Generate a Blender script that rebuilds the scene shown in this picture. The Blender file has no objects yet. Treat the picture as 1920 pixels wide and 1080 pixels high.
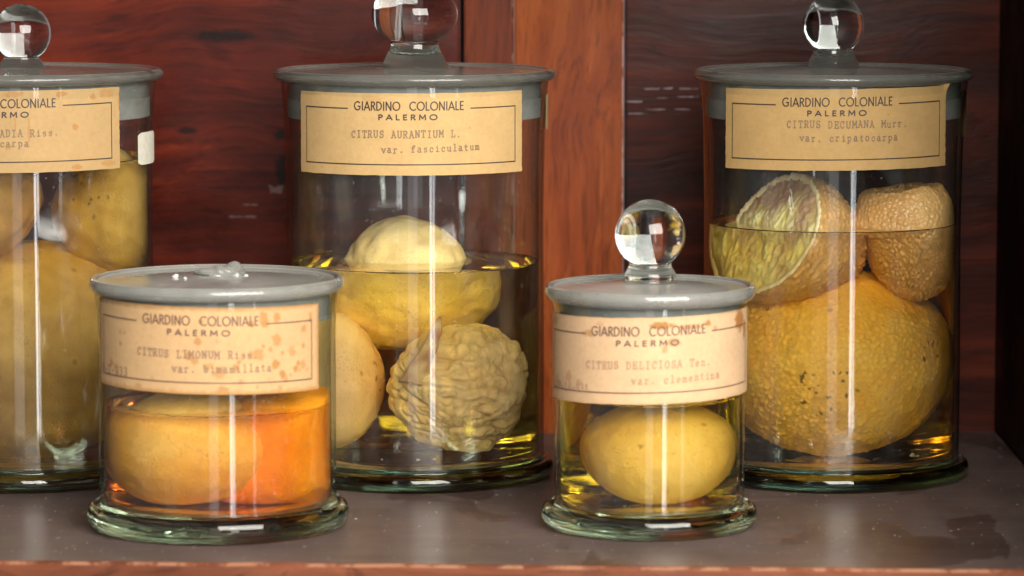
import bpy, bmesh, math, random
from mathutils import Vector, Matrix, noise
R = math.radians
sc = bpy.context.scene
COL = sc.collection

# ---------------------------------------------------------------- camera, world, lamps, exposure
cam_d = bpy.data.cameras.new("camera")
cam = bpy.data.objects.new("camera", cam_d); COL.objects.link(cam)
cam.location = (0, 0, 0.365); cam.rotation_euler = (R(90 - 6.02), 0, 0)
cam_d.sensor_width = 36; cam_d.lens = 36 * 7300 / 1920
cam_d.clip_start = 0.05; cam_d.clip_end = 100
cam_d.dof.use_dof = True; cam_d.dof.focus_distance = 2.31; cam_d.dof.aperture_fstop = 8
sc.camera = cam

world = bpy.data.worlds.new("World"); sc.world = world; world.use_nodes = True
wb = world.node_tree.nodes["Background"]
wb.inputs[0].default_value = (0.97, 0.97, 1.0, 1); wb.inputs[1].default_value = 0.24

def lamp(name, loc, target, sx, sy, power, col=(1, 1, 1)):
    l = bpy.data.lights.new(name, 'AREA'); l.shape = 'RECTANGLE'; l.size = sx; l.size_y = sy
    l.energy = power; l.color = col
    o = bpy.data.objects.new(name, l); COL.objects.link(o)
    o.location = loc
    o.rotation_euler = (Vector(target) - Vector(loc)).to_track_quat('-Z', 'Y').to_euler()
    return o
# high window in front of the cupboard, the gap of a tall glazed door, and its paler side panes
lamp("window_light", (0.72, 0.25, 1.02), (-0.02, 2.25, 0.10), 1.8, 1.4, 132, (1.0, 0.95, 0.87))
lamp("door_gap_light", (1.47, -3.2, 0.2), (0.0, 2.3, 0.2), 0.20, 5.0, 27, (0.97, 0.98, 1.0))
lamp("door_gap_light", (1.73, -3.15, 0.2), (0.0, 2.3, 0.2), 0.20, 5.0, 20, (0.97, 0.98, 1.0))
lamp("door_pane_light", (-0.15, -3.2, 0.2), (0.0, 2.3, 0.2), 0.85, 5.0, 13, (0.95, 0.97, 1.0))
lamp("door_slit_light", (3.6, -2.2, 0.2), (0.0, 2.3, 0.2), 0.10, 5.0, 7, (0.97, 0.98, 1.0))

sc.view_settings.view_transform = 'Standard'; sc.view_settings.look = 'None'
sc.view_settings.exposure = 0.0; sc.view_settings.gamma = 1.0
sc.view_settings.use_curve_mapping = False
cy = sc.cycles
cy.max_bounces = 16; cy.transmission_bounces = 14; cy.glossy_bounces = 6; cy.diffuse_bounces = 4
cy.transparent_max_bounces = 32; cy.volume_bounces = 0
cy.caustics_refractive = True; cy.caustics_reflective = True
cy.blur_glossy = 0.6; cy.sample_clamp_indirect = 25; cy.sample_clamp_direct = 0
cy.use_denoising = True; cy.use_adaptive_sampling = False

# ---------------------------------------------------------------- helpers
def link(o, parent=None):
    COL.objects.link(o)
    if parent: o.parent = parent
    return o
def tag(o, label=None, cat=None, group=None, kind=None):
    if label: o["label"] = label
    if cat: o["category"] = cat
    if group: o["group"] = group
    if kind: o["kind"] = kind
    return o
def empty(name, loc, rz=0):
    o = bpy.data.objects.new(name, None); link(o); o.location = loc; o.rotation_euler.z = rz
    o.empty_display_size = 0.02
    return o
def mesh(name, verts, faces, mat, parent=None, loc=None, smooth=True, cols=None):
    me = bpy.data.meshes.new(name); me.from_pydata([tuple(v) for v in verts], [], faces); me.update()
    if smooth: me.polygons.foreach_set('use_smooth', [True] * len(me.polygons))
    if cols is not None:
        a = me.color_attributes.new("tint", 'FLOAT_COLOR', 'POINT')
        flat = []
        for c in cols: flat += [c[0], c[1], c[2], 1.0]
        a.data.foreach_set('color', flat)
    if mat: me.materials.append(mat)
    o = bpy.data.objects.new(name, me); link(o, parent)
    if loc: o.location = loc
    return o
def spline(pts, n=6):
    """Catmull-Rom through (r, z) points; a third value 1 marks a sharp corner."""
    P = [(p[0], p[1], p[2] if len(p) > 2 else 0) for p in pts]; out = []
    for i in range(len(P) - 1):
        p1, p2 = P[i], P[i + 1]
        p0 = P[i - 1] if i > 0 and not p1[2] else (2 * p1[0] - p2[0], 2 * p1[1] - p2[1])
        p3 = P[i + 2] if i + 2 < len(P) and not p2[2] else (2 * p2[0] - p1[0], 2 * p2[1] - p1[1])
        d0 = max(1e-7, math.hypot(p1[0] - p0[0], p1[1] - p0[1])); d1 = max(1e-7, math.hypot(p2[0] - p1[0], p2[1] - p1[1])); d2 = max(1e-7, math.hypot(p3[0] - p2[0], p3[1] - p2[1]))
        m1 = [((p1[j] - p0[j]) / d0 - (p2[j] - p0[j]) / (d0 + d1) + (p2[j] - p1[j]) / d1) * d1 for j in (0, 1)]
        m2 = [((p2[j] - p1[j]) / d1 - (p3[j] - p1[j]) / (d1 + d2) + (p3[j] - p2[j]) / d2) * d1 for j in (0, 1)]
        for k in range(n):
            t = k / n; a, b, c, e = 2 * t ** 3 - 3 * t * t + 1, t ** 3 - 2 * t * t + t, -2 * t ** 3 + 3 * t * t, t ** 3 - t * t
            out.append(tuple(a * p1[j] + b * m1[j] + c * p2[j] + e * m2[j] for j in (0, 1)))
    out.append((P[-1][0], P[-1][1]))
    out = [(max(r, 0), z) for r, z in out]
    return [p for k, p in enumerate(out) if not (p[0] < 1e-6 and ((0 < k < len(out) - 1) or False))]
def lathe(name, prof, mat, parent=None, seg=160, closed=False, wob=None):
    V, F, rings = [], [], []
    for r, z in prof:
        if r < 1e-6:
            rings.append([len(V)]); V.append((0, 0, z))
        else:
            ring = []
            for k in range(seg):
                a = 2 * math.pi * k / seg
                rr = r; zz = z
                if wob:
                    rr += wob * noise.noise(Vector((math.cos(a) * 1.3, math.sin(a) * 1.3, z * 14)))
                    zz += wob * 0.5 * noise.noise(Vector((math.cos(a) * 1.1 + 5, math.sin(a) * 1.1, z * 4)))
                ring.append(len(V)); V.append((rr * math.cos(a), rr * math.sin(a), zz))
            rings.append(ring)
    n = len(rings)
    for i in range(n if closed else n - 1):
        A, B = rings[i], rings[(i + 1) % n]
        for k in range(seg):
            k2 = (k + 1) % seg
            if len(A) == 1 and len(B) == 1: continue
            if len(A) == 1: F.append((A[0], B[k2], B[k]))
            elif len(B) == 1: F.append((A[k], A[k2], B[0]))
            else: F.append((A[k], A[k2], B[k2], B[k]))
    o = mesh(name, V, F, mat, parent)
    bm = bmesh.new(); bm.from_mesh(o.data); bmesh.ops.recalc_face_normals(bm, faces=bm.faces)
    for e in bm.edges:
        if len(e.link_faces) == 2 and e.calc_face_angle(0) > R(32): e.smooth = False
    if bm.calc_volume(signed=True) < 0: bmesh.ops.reverse_faces(bm, faces=bm.faces[:])
    bm.to_mesh(o.data); bm.free()
    return o
def box(name, x0, x1, y0, y1, z0, z1, mat, parent=None, bev=0.0015):
    bm = bmesh.new(); bmesh.ops.create_cube(bm, size=1)
    for v in bm.verts:
        v.co = Vector(((x0 + x1) / 2 + v.co.x * (x1 - x0), (y0 + y1) / 2 + v.co.y * (y1 - y0), (z0 + z1) / 2 + v.co.z * (z1 - z0)))
    if bev: bmesh.ops.bevel(bm, geom=bm.edges[:], offset=bev, segments=3, affect='EDGES')
    me = bpy.data.meshes.new(name); bm.to_mesh(me); bm.free(); me.materials.append(mat)
    return link(bpy.data.objects.new(name, me), parent)

# ---------------------------------------------------------------- node material helper
class NT:
    def __init__(s, name):
        s.m = bpy.data.materials.new(name); s.m.use_nodes = True; s.t = s.m.node_tree; s.t.nodes.clear()
        s.out = s.n('ShaderNodeOutputMaterial')
    def n(s, typ, **kw):
        nd = s.t.nodes.new(typ)
        for k, v in kw.items():
            if k.startswith('i_'):
                key = k[2:]; key = int(key) if key.isdigit() else key.replace('_', ' ')
                s.set(nd.inputs[key], v)
            else: setattr(nd, k, v)
        return nd
    def set(s, sock, v):
        if isinstance(v, bpy.types.NodeSocket): s.t.links.new(v, sock)
        elif isinstance(v, bpy.types.Node): s.t.links.new(v.outputs[0], sock)
        else:
            if isinstance(v, tuple) and len(v) == 3 and sock.type == 'RGBA': v = (*v, 1)
            sock.default_value = v
    def math(s, op, a, b=0.0, c=0.0, clamp=False):
        nd = s.n('ShaderNodeMath', operation=op); nd.use_clamp = clamp
        s.set(nd.inputs[0], a); s.set(nd.inputs[1], b); s.set(nd.inputs[2], c); return nd.outputs[0]
    def mix(s, f, a, b, blend='MIX'):
        nd = s.n('ShaderNodeMix', data_type='RGBA', blend_type=blend)
        s.set(nd.inputs[0], f); s.set(nd.inputs[6], a); s.set(nd.inputs[7], b); return nd.outputs[2]
    def ramp(s, f, stops):
        nd = s.n('ShaderNodeValToRGB'); e = nd.color_ramp.elements
        while len(e) < len(stops): e.new(0.5)
        for k, (p, c) in enumerate(stops):
            e[k].position = p
            if not isinstance(c, tuple): c = (c, c, c)
            e[k].color = (*c, 1)
        s.set(nd.inputs[0], f); return nd.outputs[0]
    def mr(s, v, a, b, c=0.0, d=1.0, smooth=True):
        nd = s.n('ShaderNodeMapRange'); nd.interpolation_type = 'SMOOTHSTEP' if smooth else 'LINEAR'
        s.set(nd.inputs[0], v); s.set(nd.inputs[1], a); s.set(nd.inputs[2], b); s.set(nd.inputs[3], c); s.set(nd.inputs[4], d)
        return nd.outputs[0]
    def co(s, scale=(1, 1, 1), loc=(0, 0, 0), rot=(0, 0, 0), kind='Object'):
        tc = s.n('ShaderNodeTexCoord'); mp = s.n('ShaderNodeMapping')
        mp.inputs['Scale'].default_value = scale; mp.inputs['Location'].default_value = loc; mp.inputs['Rotation'].default_value = rot
        s.t.links.new(tc.outputs[kind], mp.inputs[0]); return mp.outputs[0]
    def noise(s, vec, scale=5, detail=4, rough=0.55, dist=0.0):
        nd = s.n('ShaderNodeTexNoise'); s.set(nd.inputs['Vector'], vec)
        nd.inputs['Scale'].default_value = scale; nd.inputs['Detail'].default_value = detail
        nd.inputs['Roughness'].default_value = rough; nd.inputs['Distortion'].default_value = dist
        return nd.outputs[0]
    def bump(s, h, strength=0.3, dist=0.001, normal=None):
        nd = s.n('ShaderNodeBump'); nd.inputs['Strength'].default_value = strength; nd.inputs['Distance'].default_value = dist
        s.set(nd.inputs['Height'], h)
        if normal is not None: s.set(nd.inputs['Normal'], normal)
        return nd.outputs[0]
    def done(s, sh, vol=None):
        s.set(s.out.inputs[0], sh)
        if vol is not None: s.set(s.out.inputs[1], vol)
        return s.m

def wood(name, grain, dark, mid, light, rough=0.33, coat=0.5, seed=0.0, spots=(), scratches=(), wear=None, dust=0.0, fine=1.0, spec=0.10):
    """grain: axis index along which the fibres run; spots: knots (x, z, rx, rz); scratches: pale worn dashes."""
    t = NT(name)
    def sc_(k): v = [k * 14] * 3; v[grain] = k * 1.1; return tuple(v)
    base = t.co(loc=(seed, seed * 0.7, seed * 1.3))
    warp = t.noise(t.co(scale=(1, 1, 1), loc=(seed, 2, seed)), 3.5, 3)
    w = t.n('ShaderNodeVectorMath', operation='MULTIPLY_ADD')
    wv = t.n('ShaderNodeCombineXYZ'); 
    for i in range(3): t.set(wv.inputs[i], warp)
    t.set(w.inputs[0], wv.outputs[0]); off = [0.09] * 3; off[grain] = 0.0
    w.inputs[1].default_value = off; t.set(w.inputs[2], base)
    def nz(k, det, r, add=0):
        mp = t.n('ShaderNodeMapping'); mp.inputs['Scale'].default_value = sc_(k); mp.inputs['Location'].default_value = (add, add, add)
        t.set(mp.inputs[0], w.outputs[0]); return t.noise(mp.outputs[0], 1.0, det, r)
    broad = nz(1.0, 4, 0.6); lines = nz(4.2, 5, 0.7, 3.1); fib = nz(15 * fine, 3, 0.6, 7.7)
    mott = t.noise(t.co(loc=(seed * 2, 1, 4)), 9, 5, 0.62)
    v = t.math('ADD', t.math('MULTIPLY', broad, 0.42), t.math('MULTIPLY', lines, 0.36))
    v = t.math('ADD', v, t.math('MULTIPLY', mott, 0.22))
    c = t.ramp(v, [(0.36, dark), (0.49, mid), (0.64, light)])
    fl = t.mr(fib, 0.50, 0.68)
    c = t.mix(t.math('MULTIPLY', fl, 0.45), c, tuple(x * 0.45 for x in dark))
    fl2 = t.mr(lines, 0.60, 0.70)
    c = t.mix(t.math('MULTIPLY', fl2, 0.25), c, tuple(min(1, x * 1.5) for x in light))
    sx = t.n('ShaderNodeSeparateXYZ'); t.set(sx.inputs[0], t.co())
    wob = t.noise(t.co(), 190, 4)
    for (px, pz, rx, rz) in spots:
        dx = t.math('DIVIDE', t.math('SUBTRACT', sx.outputs[0], px), rx)
        dz = t.math('DIVIDE', t.math('SUBTRACT', sx.outputs[2], pz), rz)
        d = t.math('SQRT', t.math('ADD', t.math('MULTIPLY', dx, dx), t.math('MULTIPLY', dz, dz)))
        d = t.math('ADD', d, t.math('MULTIPLY', t.math('SUBTRACT', wob, 0.5), 1.1))
        f = t.mr(d, 1.25, 0.6)
        c = t.mix(t.math('MULTIPLY', f, 0.85), c, (0.006, 0.003, 0.002))
    for (px, pz, rx, rz, amt, col) in scratches:
        dx = t.math('ABSOLUTE', t.math('DIVIDE', t.math('SUBTRACT', sx.outputs[0], px), rx))
        dz = t.math('ABSOLUTE', t.math('DIVIDE', t.math('SUBTRACT', sx.outputs[2], pz), rz))
        d = t.math('MAXIMUM', dx, dz)
        d = t.math('ADD', d, t.math('MULTIPLY', t.math('SUBTRACT', wob, 0.5), 3.2))
        f = t.mr(d, 1.2, 0.6)
        c = t.mix(t.math('MULTIPLY', f, amt), c, col)
    rg = t.mr(mott, 0.35, 0.65, rough * 0.75, rough * 1.35)
    if dust:
        dn = t.noise(t.co(scale=(1, .35, 1), loc=(3, 5, 1)), 30, 6, 0.7); dn2 = t.noise(t.co(scale=(1, .45, 1), loc=(1.3, 8, 1)), 13, 3, 0.55, 0.6)
        streak = t.noise(t.co(scale=(6, 60, 1), loc=(2, 8, 1)), 3, 4, 0.65)
        c = t.mix(t.mr(streak, 0.45, 0.62, 0, 0.6), c, (0.020, 0.008, 0.007))
        speck = t.mr(t.noise(t.co(scale=(1, .3, 1), loc=(9, 5, 1)), 260, 2, 0.5), 0.67, 0.74)
        df = t.math('MULTIPLY', t.mr(dn, 0.20, 0.75, 0.6, 1.0), dust)
        wipe = t.mr(dn2, 0.415, 0.435)
        df = t.math('MULTIPLY', df, t.math('ADD', t.math('MULTIPLY', wipe, 0.5), 0.5))
        c = t.mix(df, c, (0.285, 0.225, 0.205)); c = t.mix(t.math('MULTIPLY', speck, 0.45), c, (0.5, 0.46, 0.42))
        rg = t.math('ADD', rg, t.math('MULTIPLY', df, 0.9))
    if wear:
        # bare wood showing where the arris has rubbed; wear = (axis, edge, width, colour)
        ax, e, wd, wc = wear
        wn = t.noise(t.co(scale=(1, 1, 1)), 45, 5, 0.7)
        d = t.math('ABSOLUTE', t.math('SUBTRACT', sx.outputs[ax], e))
        f = t.math('MULTIPLY', t.mr(d, wd, 0.0), t.mr(wn, 0.44, 0.56)); c = t.mix(f, c, wc)
    h = t.math('ADD', t.math('MULTIPLY', fib, 0.5), lines)
    b = t.n('ShaderNodeBsdfPrincipled', i_Base_Color=c, i_Roughness=rg, i_Coat_Weight=coat, i_Coat_Roughness=0.22)
    b.inputs['Specular IOR Level'].default_value = spec
    t.set(b.inputs['Normal'], t.bump(h, 0.35, 0.0012)); t.set(b.inputs['Coat Normal'], t.bump(mott, 0.25, 0.002))
    return t.done(b)

# ---------------------------------------------------------------- materials
def wall_glass(name, tint, edge, haze=0.05, seed=0.0):
    t = NT(name)
    lw = t.n('ShaderNodeLayerWeight'); lw.inputs[0].default_value = 0.5; fac = lw.outputs['Facing']
    f5 = t.math('POWER', fac, 5.0); fr = t.math('ADD', t.math('MULTIPLY', f5, 0.86), 0.042)
    col = t.mix(t.math('POWER', fac, 3.5), tint, edge)
    tr = t.n('ShaderNodeBsdfTransparent', i_Color=col)
    gl = t.n('ShaderNodeBsdfGlossy', i_Roughness=0.055)
    oi = t.n('ShaderNodeObjectInfo'); va = t.n('ShaderNodeVectorMath', operation='ADD'); cx = t.n('ShaderNodeCombineXYZ')
    t.set(cx.inputs[0], t.math('MULTIPLY', oi.outputs['Random'], 9)); t.set(va.inputs[0], t.co(scale=(1, 1, 0.3), loc=(seed, 0, 0))); t.set(va.inputs[1], cx.outputs[0])
    wv = t.noise(va.outputs[0], 13, 2)
    t.set(gl.inputs['Normal'], t.bump(wv, 0.12, 0.003))
    df = t.n('ShaderNodeBsdfDiffuse', i_Color=(0.62, 0.60, 0.55))
    dn = t.noise(t.co(scale=(1, 1, 0.12), loc=(seed, 2, 0)), 55, 5, 0.65)
    d2 = t.noise(t.co(loc=(seed, 1, 3)), 16, 5, 0.7)
    sp = t.mr(t.noise(t.co(loc=(seed, 7, 3)), 420, 1, 0.5), 0.70, 0.76)
    hz = t.math('MULTIPLY', t.math('MULTIPLY', t.mr(dn, 0.4, 0.7, 0.15, 1), t.mr(d2, 0.35, 0.65, 0.2, 1)), haze)
    hz = t.math('ADD', hz, t.math('MULTIPLY', sp, 0.10))
    m1 = t.n('ShaderNodeMixShader', i_0=hz); t.set(m1.inputs[1], tr); t.set(m1.inputs[2], df)
    m2 = t.n('ShaderNodeMixShader', i_0=fr); t.set(m2.inputs[1], m1); t.set(m2.inputs[2], gl)
    return t.done(m2)
def solid_glass(name, col, rough=0.0, dens=0.0, vcol=(0.5, 0.8, 0.7), bumpy=0.0):
    t = NT(name)
    g = t.n('ShaderNodeBsdfGlass', i_Color=col, i_Roughness=rough, i_IOR=1.5)
    if bumpy: t.set(g.inputs['Normal'], t.bump(t.noise(t.co(), 38, 2), bumpy, 0.004))
    vol = t.n('ShaderNodeVolumeAbsorption', i_Color=vcol, i_Density=dens) if dens else None
    return t.done(g, vol)
def dusty_glass(name, dustc, frac, rough=0.25, spots=False, seed=0.0):
    """Old ground glass under a film of grime."""
    t = NT(name)
    g = t.n('ShaderNodeBsdfGlass', i_Color=(0.86, 0.90, 0.89), i_Roughness=rough, i_IOR=1.5)
    a = t.noise(t.co(loc=(seed, 1, 2)), 30, 5, 0.65); b2 = t.noise(t.co(scale=(1, 1, 3), loc=(seed, 5, 2)), 140, 3, 0.6)
    c = t.mix(t.mr(a, 0.35, 0.7), dustc, tuple(x * 0.55 for x in dustc))
    c = t.mix(t.math('MULTIPLY', t.mr(b2, 0.6, 0.75), 0.35), c, (0.5, 0.5, 0.48))
    if spots:
        br = t.noise(t.co(loc=(seed, 9, 2)), 24, 4, 0.7)
        c = t.mix(t.math('MULTIPLY', t.mr(br, 0.56, 0.66), 0.8), c, (0.05, 0.026, 0.012))
    d = t.n('ShaderNodeBsdfPrincipled', i_Base_Color=c, i_Roughness=0.42, i_Coat_Weight=0.9, i_Coat_Roughness=0.07)
    gn = t.n('ShaderNodeNewGeometry'); sz = t.n('ShaderNodeSeparateXYZ'); t.set(sz.inputs[0], gn.outputs['Normal'])
    up = t.mr(sz.outputs[2], 0.80, 0.98, frac - 0.12, frac + 0.36)
    f = t.math('ADD', t.math('MULTIPLY', t.math('SUBTRACT', a, 0.5), 0.7), up, clamp=True)
    m = t.n('ShaderNodeMixShader', i_0=f); t.set(m.inputs[1], g); t.set(m.inputs[2], d)
    return t.done(m)
def frosted(name, c, cover=0.7):
    t = NT(name)
    tr = t.n('ShaderNodeBsdfTransparent', i_Color=(0.9, 0.92, 0.92)); d = t.n('ShaderNodeBsdfDiffuse')
    a = t.noise(t.co(scale=(1, 1, 2)), 40, 5, 0.7)
    t.set(d.inputs[0], t.mix(t.mr(a, 0.35, 0.7), c, tuple(x * 0.6 for x in c)))
    f = t.math('ADD', t.math('MULTIPLY', t.math('SUBTRACT', a, 0.5), 0.4), cover, clamp=True)
    m = t.n('ShaderNodeMixShader', i_0=f); t.set(m.inputs[1], tr); t.set(m.inputs[2], d)
    return t.done(m)
def liquid_mat(name, col, dens, ior=1.33):
    t = NT(name)
    g = t.n('ShaderNodeBsdfGlass', i_Color=(1, 1, 1), i_Roughness=0.0, i_IOR=ior)
    v = t.n('ShaderNodeVolumeAbsorption', i_Color=col, i_Density=dens)
    return t.done(g, v)
def tinted(name, rough=0.5, bump_scale=900, bump=0.12, sss=0.0, spec=0.4, coat=0.0, pores=0):
    """Surface whose colours (blotches, spots, stains, crease shade) are stored on the mesh."""
    t = NT(name)
    a = t.n('ShaderNodeAttribute'); a.attribute_name = "tint"
    n1 = t.noise(t.co(), bump_scale, 3, 0.6)
    c = t.mix(t.mr(n1, 0.3, 0.7, 0, 0.07), a.outputs[0], (0.20, 0.11, 0.03))
    b = t.n('ShaderNodeBsdfPrincipled', i_Base_Color=c, i_Roughness=rough)
    b.inputs['Specular IOR Level'].default_value = spec; b.inputs['Coat Weight'].default_value = coat
    b.inputs['Coat Roughness'].default_value = 0.12
    if sss:
        b.inputs['Subsurface Weight'].default_value = sss; b.inputs['Subsurface Radius'].default_value = (0.006, 0.003, 0.001)
        b.inputs['Subsurface Scale'].default_value = 1.0
    n2 = t.noise(t.co(), bump_scale * 0.28, 3, 0.6)
    if pores:
        vo = t.n('ShaderNodeTexVoronoi', feature='SMOOTH_F1'); vo.inputs['Scale'].default_value = pores; t.set(vo.inputs['Vector'], t.co())
        pit = t.mr(vo.outputs['Distance'], 0.05, 0.42)
        big = t.mr(t.noise(t.co(), 70, 3), 0.38, 0.62)
        n2 = t.math('ADD', n2, t.math('MULTIPLY', pit, t.math('ADD', t.math('MULTIPLY', big, 0.6), 0.25)))
        t.set(b.inputs['Base Color'], t.mix(t.math('MULTIPLY', t.math('SUBTRACT', 1.0, pit), t.math('MULTIPLY', big, 0.30)), c, (0.42, 0.24, 0.06)))
    t.set(b.inputs['Normal'], t.bump(t.math('ADD', t.math('MULTIPLY', n1, 0.5), n2), min(1, bump * 1.5), 0.0008))
    return t.done(b)
def plain(name, c, rough=0.6, var=0.0):
    t = NT(name)
    col = c
    if var: col = t.mix(t.mr(t.noise(t.co(), 300, 3), 0.35, 0.7, 0, var), c, tuple(x * 0.5 for x in c))
    return t.done(t.n('ShaderNodeBsdfPrincipled', i_Base_Color=col, i_Roughness=rough))

M_paper = tinted("aged_paper", 0.75, 2600, 0.10, spec=0.15)
M_rind = tinted("pickled_rind", 0.6, 1300, 0.22, sss=0.0, spec=0.12, pores=620)
M_wet = tinted("wet_rind", 0.30, 1300, 0.2, sss=0.0, spec=0.4, coat=0.25)
M_pulp = tinted("pulp", 0.30, 1800, 0.2, spec=0.5, coat=0.5)
M_ink = plain("printing_ink", (0.030, 0.018, 0.020), 0.6)
M_ink_soft = plain("faded_printing_ink", (0.13, 0.065, 0.050), 0.6)
M_type = plain("typewriter_ink", (0.21, 0.135, 0.08), 0.7, 0.3)
M_type_faint = plain("faint_typewriter_ink", (0.38, 0.235, 0.14), 0.8, 0.2)
M_type_mid = plain("mid_typewriter_ink", (0.25, 0.155, 0.10), 0.8, 0.2)
M_sticker = plain("white_sticker", (0.62, 0.60, 0.50), 0.5, 0.25)
M_sticker_tan = plain("tan_sticker", (0.40, 0.34, 0.17), 0.5, 0.25)
M_stem = plain("stem_wood", (0.20, 0.065, 0.018), 0.5, 0.5)
M_seed = plain("sediment", (0.55, 0.46, 0.28), 0.6, 0.3)
M_scum = plain("wax_crumb", (0.75, 0.76, 0.76), 0.35)

# ---------------------------------------------------------------- cabinet
DK, MD, LT = (0.0216, 0.0027, 0.0018), (0.0850, 0.0092, 0.0030), (0.34, 0.045, 0.010)
pale = (0.42, 0.33, 0.32)
M_left = wood("red_varnished_wood", 0, DK, MD, (0.1900, 0.0240, 0.0060), 0.36, 0.10, 1.3,
    spots=[(-0.150, 0.197, 0.006, 0.004), (-0.151, 0.174, 0.005, 0.010), (-0.214, 0.200, 0.007, 0.0025), (-0.292, 0.235, 0.008, 0.004), (-0.188, 0.262, 0.020, 0.004)],
    scratches=[(-0.155, 0.161, 0.0034, 0.0022, 0.28, pale), (-0.172, 0.151, 0.005, 0.0007, 0.22, pale), (-0.178, 0.143, 0.008, 0.0007, 0.22, pale)])
dash = []
random.seed(4)
for (z, x0, x1) in ((0.2275, 0.088, 0.121), (0.2215, 0.094, 0.122), (0.2185, 0.076, 0.090), (0.2140, 0.088, 0.118), (0.2105, 0.074, 0.088)):
    x = x0
    while x < x1:
        w_ = random.uniform(0.003, 0.007)
        dash.append((x + w_, z + random.uniform(-0.0006, 0.0006), w_, 0.0005, random.uniform(0.2, 0.5), (0.45, 0.36, 0.38)))
        x += 2 * w_ + random.uniform(0.002, 0.007)
M_right = wood("shaded_red_panel_wood", 0, (0.0098, 0.0020, 0.0015), (0.0480, 0.0072, 0.0030), (0.1350, 0.0210, 0.0060), 0.40, 0.04, 5.1, scratches=dash)  # darker than the left panel: shade at the right put into the wood tone
M_stile = wood("orange_brown_pine", 2, (0.1012, 0.0162, 0.0040), (0.2226, 0.0435, 0.0080), (0.3441, 0.0839, 0.0162), 0.42, 0.05, 2.4,
    wear=(0, 0.0727, 0.0012, (0.50, 0.30, 0.26)), fine=1.4)
M_batten = wood("brown_pine_batten", 2, (0.0528, 0.0088, 0.0035), (0.1408, 0.0255, 0.0062), (0.2200, 0.0440, 0.0097), 0.42, 0.05, 7.7, wear=(0, 0.0005, 0.0010, (0.40, 0.19, 0.10)))
M_side = wood("shade_black_side_wood", 2, (0.006, 0.002, 0.0015), (0.014, 0.004, 0.003), (0.024, 0.006, 0.004), 0.55, 0.0, 3.0)  # near-black tone carries the shade of the unlit side wall
M_shelf = wood("dusty_shelf_wood", 0, (0.0141, 0.0062, 0.0053), (0.0493, 0.0202, 0.0167), (0.1012, 0.0422, 0.0308), 0.33, 0.25, 0.4, dust=0.38, spec=0.35)
M_edge = wood("shelf_edge_wood", 0, (0.05, 0.013, 0.007), (0.12, 0.036, 0.017), (0.19, 0.062, 0.030), 0.5, 0.0, 6.0, wear=(2, -0.001, 0.0016, (0.30, 0.14, 0.08)))
cab = empty("wooden_cabinet", (0, 2.55, 0))
tag(cab, "old red-brown varnished wooden cupboard whose shelf and back board surround the specimen jars", "cabinet")
cab.location = (0, 0, 0)
WY = 2.550
box("back_panel", -0.70, -0.0340, WY + .002, WY + 0.02, -0.02, 0.60, M_left, cab)
box("back_panel", 0.0738, 0.40, WY + .0035, WY + 0.02, -0.02, 0.60, M_right, cab)
box("batten", -0.0312, 0.0012, WY - .0005, WY + 0.02, -0.02, 0.60, M_batten, cab, 0.0010)
box("stile", 0.0015, 0.0728, WY - .0035, WY + 0.02, -0.02, 0.60, M_stile, cab, 0.0012)
box("seam_strip", -0.040, -0.028, WY + 0.012, WY + 0.019, -0.02, 0.60, M_side, cab, 0)
box("side_panel", 0.3190, 0.345, 1.89, WY + .002, 0.001, 0.62, M_side, cab)  # side wall, its front end lengthened out of view to shade the right
box("upper_shade_board", -0.70, 0.318, 2.16, WY - .004, 0.44, 0.462, M_side, cab)  # unseen board added overhead to keep light off the upper back wall
# shelf board: its front edge runs very slightly askew
def shelf():
    V = []; n = 90; F = []
    prof = [(0.0, 0.0), (-0.0012, -0.0006), (-0.0020, -0.0020), (-0.0024, -0.006), (-0.0024, -0.030)]
    xs = [-0.72 + 1.10 * k / n for k in range(n + 1)]
    for k, x in enumerate(xs):
        yf = 2.0665 - 0.050 * (x + 0.29)
        chip = 0.0022 * max(0, noise.noise(Vector((x * 26, 3, 0))) - 0.08) + 0.0005 * noise.noise(Vector((x * 160, 1, 0)))
        for j, (dy, dz) in enumerate(prof):
            c = chip if j in (0, 1) else chip * 0.6 if j == 2 else 0
            V.append((x, yf + dy + c * 2.0, dz - (c * 0.6 if j else 0)))
        V.append((x, 2.5575, 0)); V.append((x, 2.5575, -0.030))
    m = len(prof) + 2
    for k in range(n):
        a, b = k * m, (k + 1) * m
        F.append((a + 0, b + 0, b + m - 2, a + m - 2))
        F.append((a + m - 3, a + m - 1, b + m - 1, b + m - 3))
    top = mesh("shelf_board", V, F, M_shelf, cab, smooth=False)
    F2 = []
    for k in range(n):
        a, b = k * m, (k + 1) * m
        for j in range(len(prof) - 1): F2.append((a + j, a + j + 1, b + j + 1, b + j))
    mesh("edge_face", V, F2, M_edge, top, smooth=True)
shelf()

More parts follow.
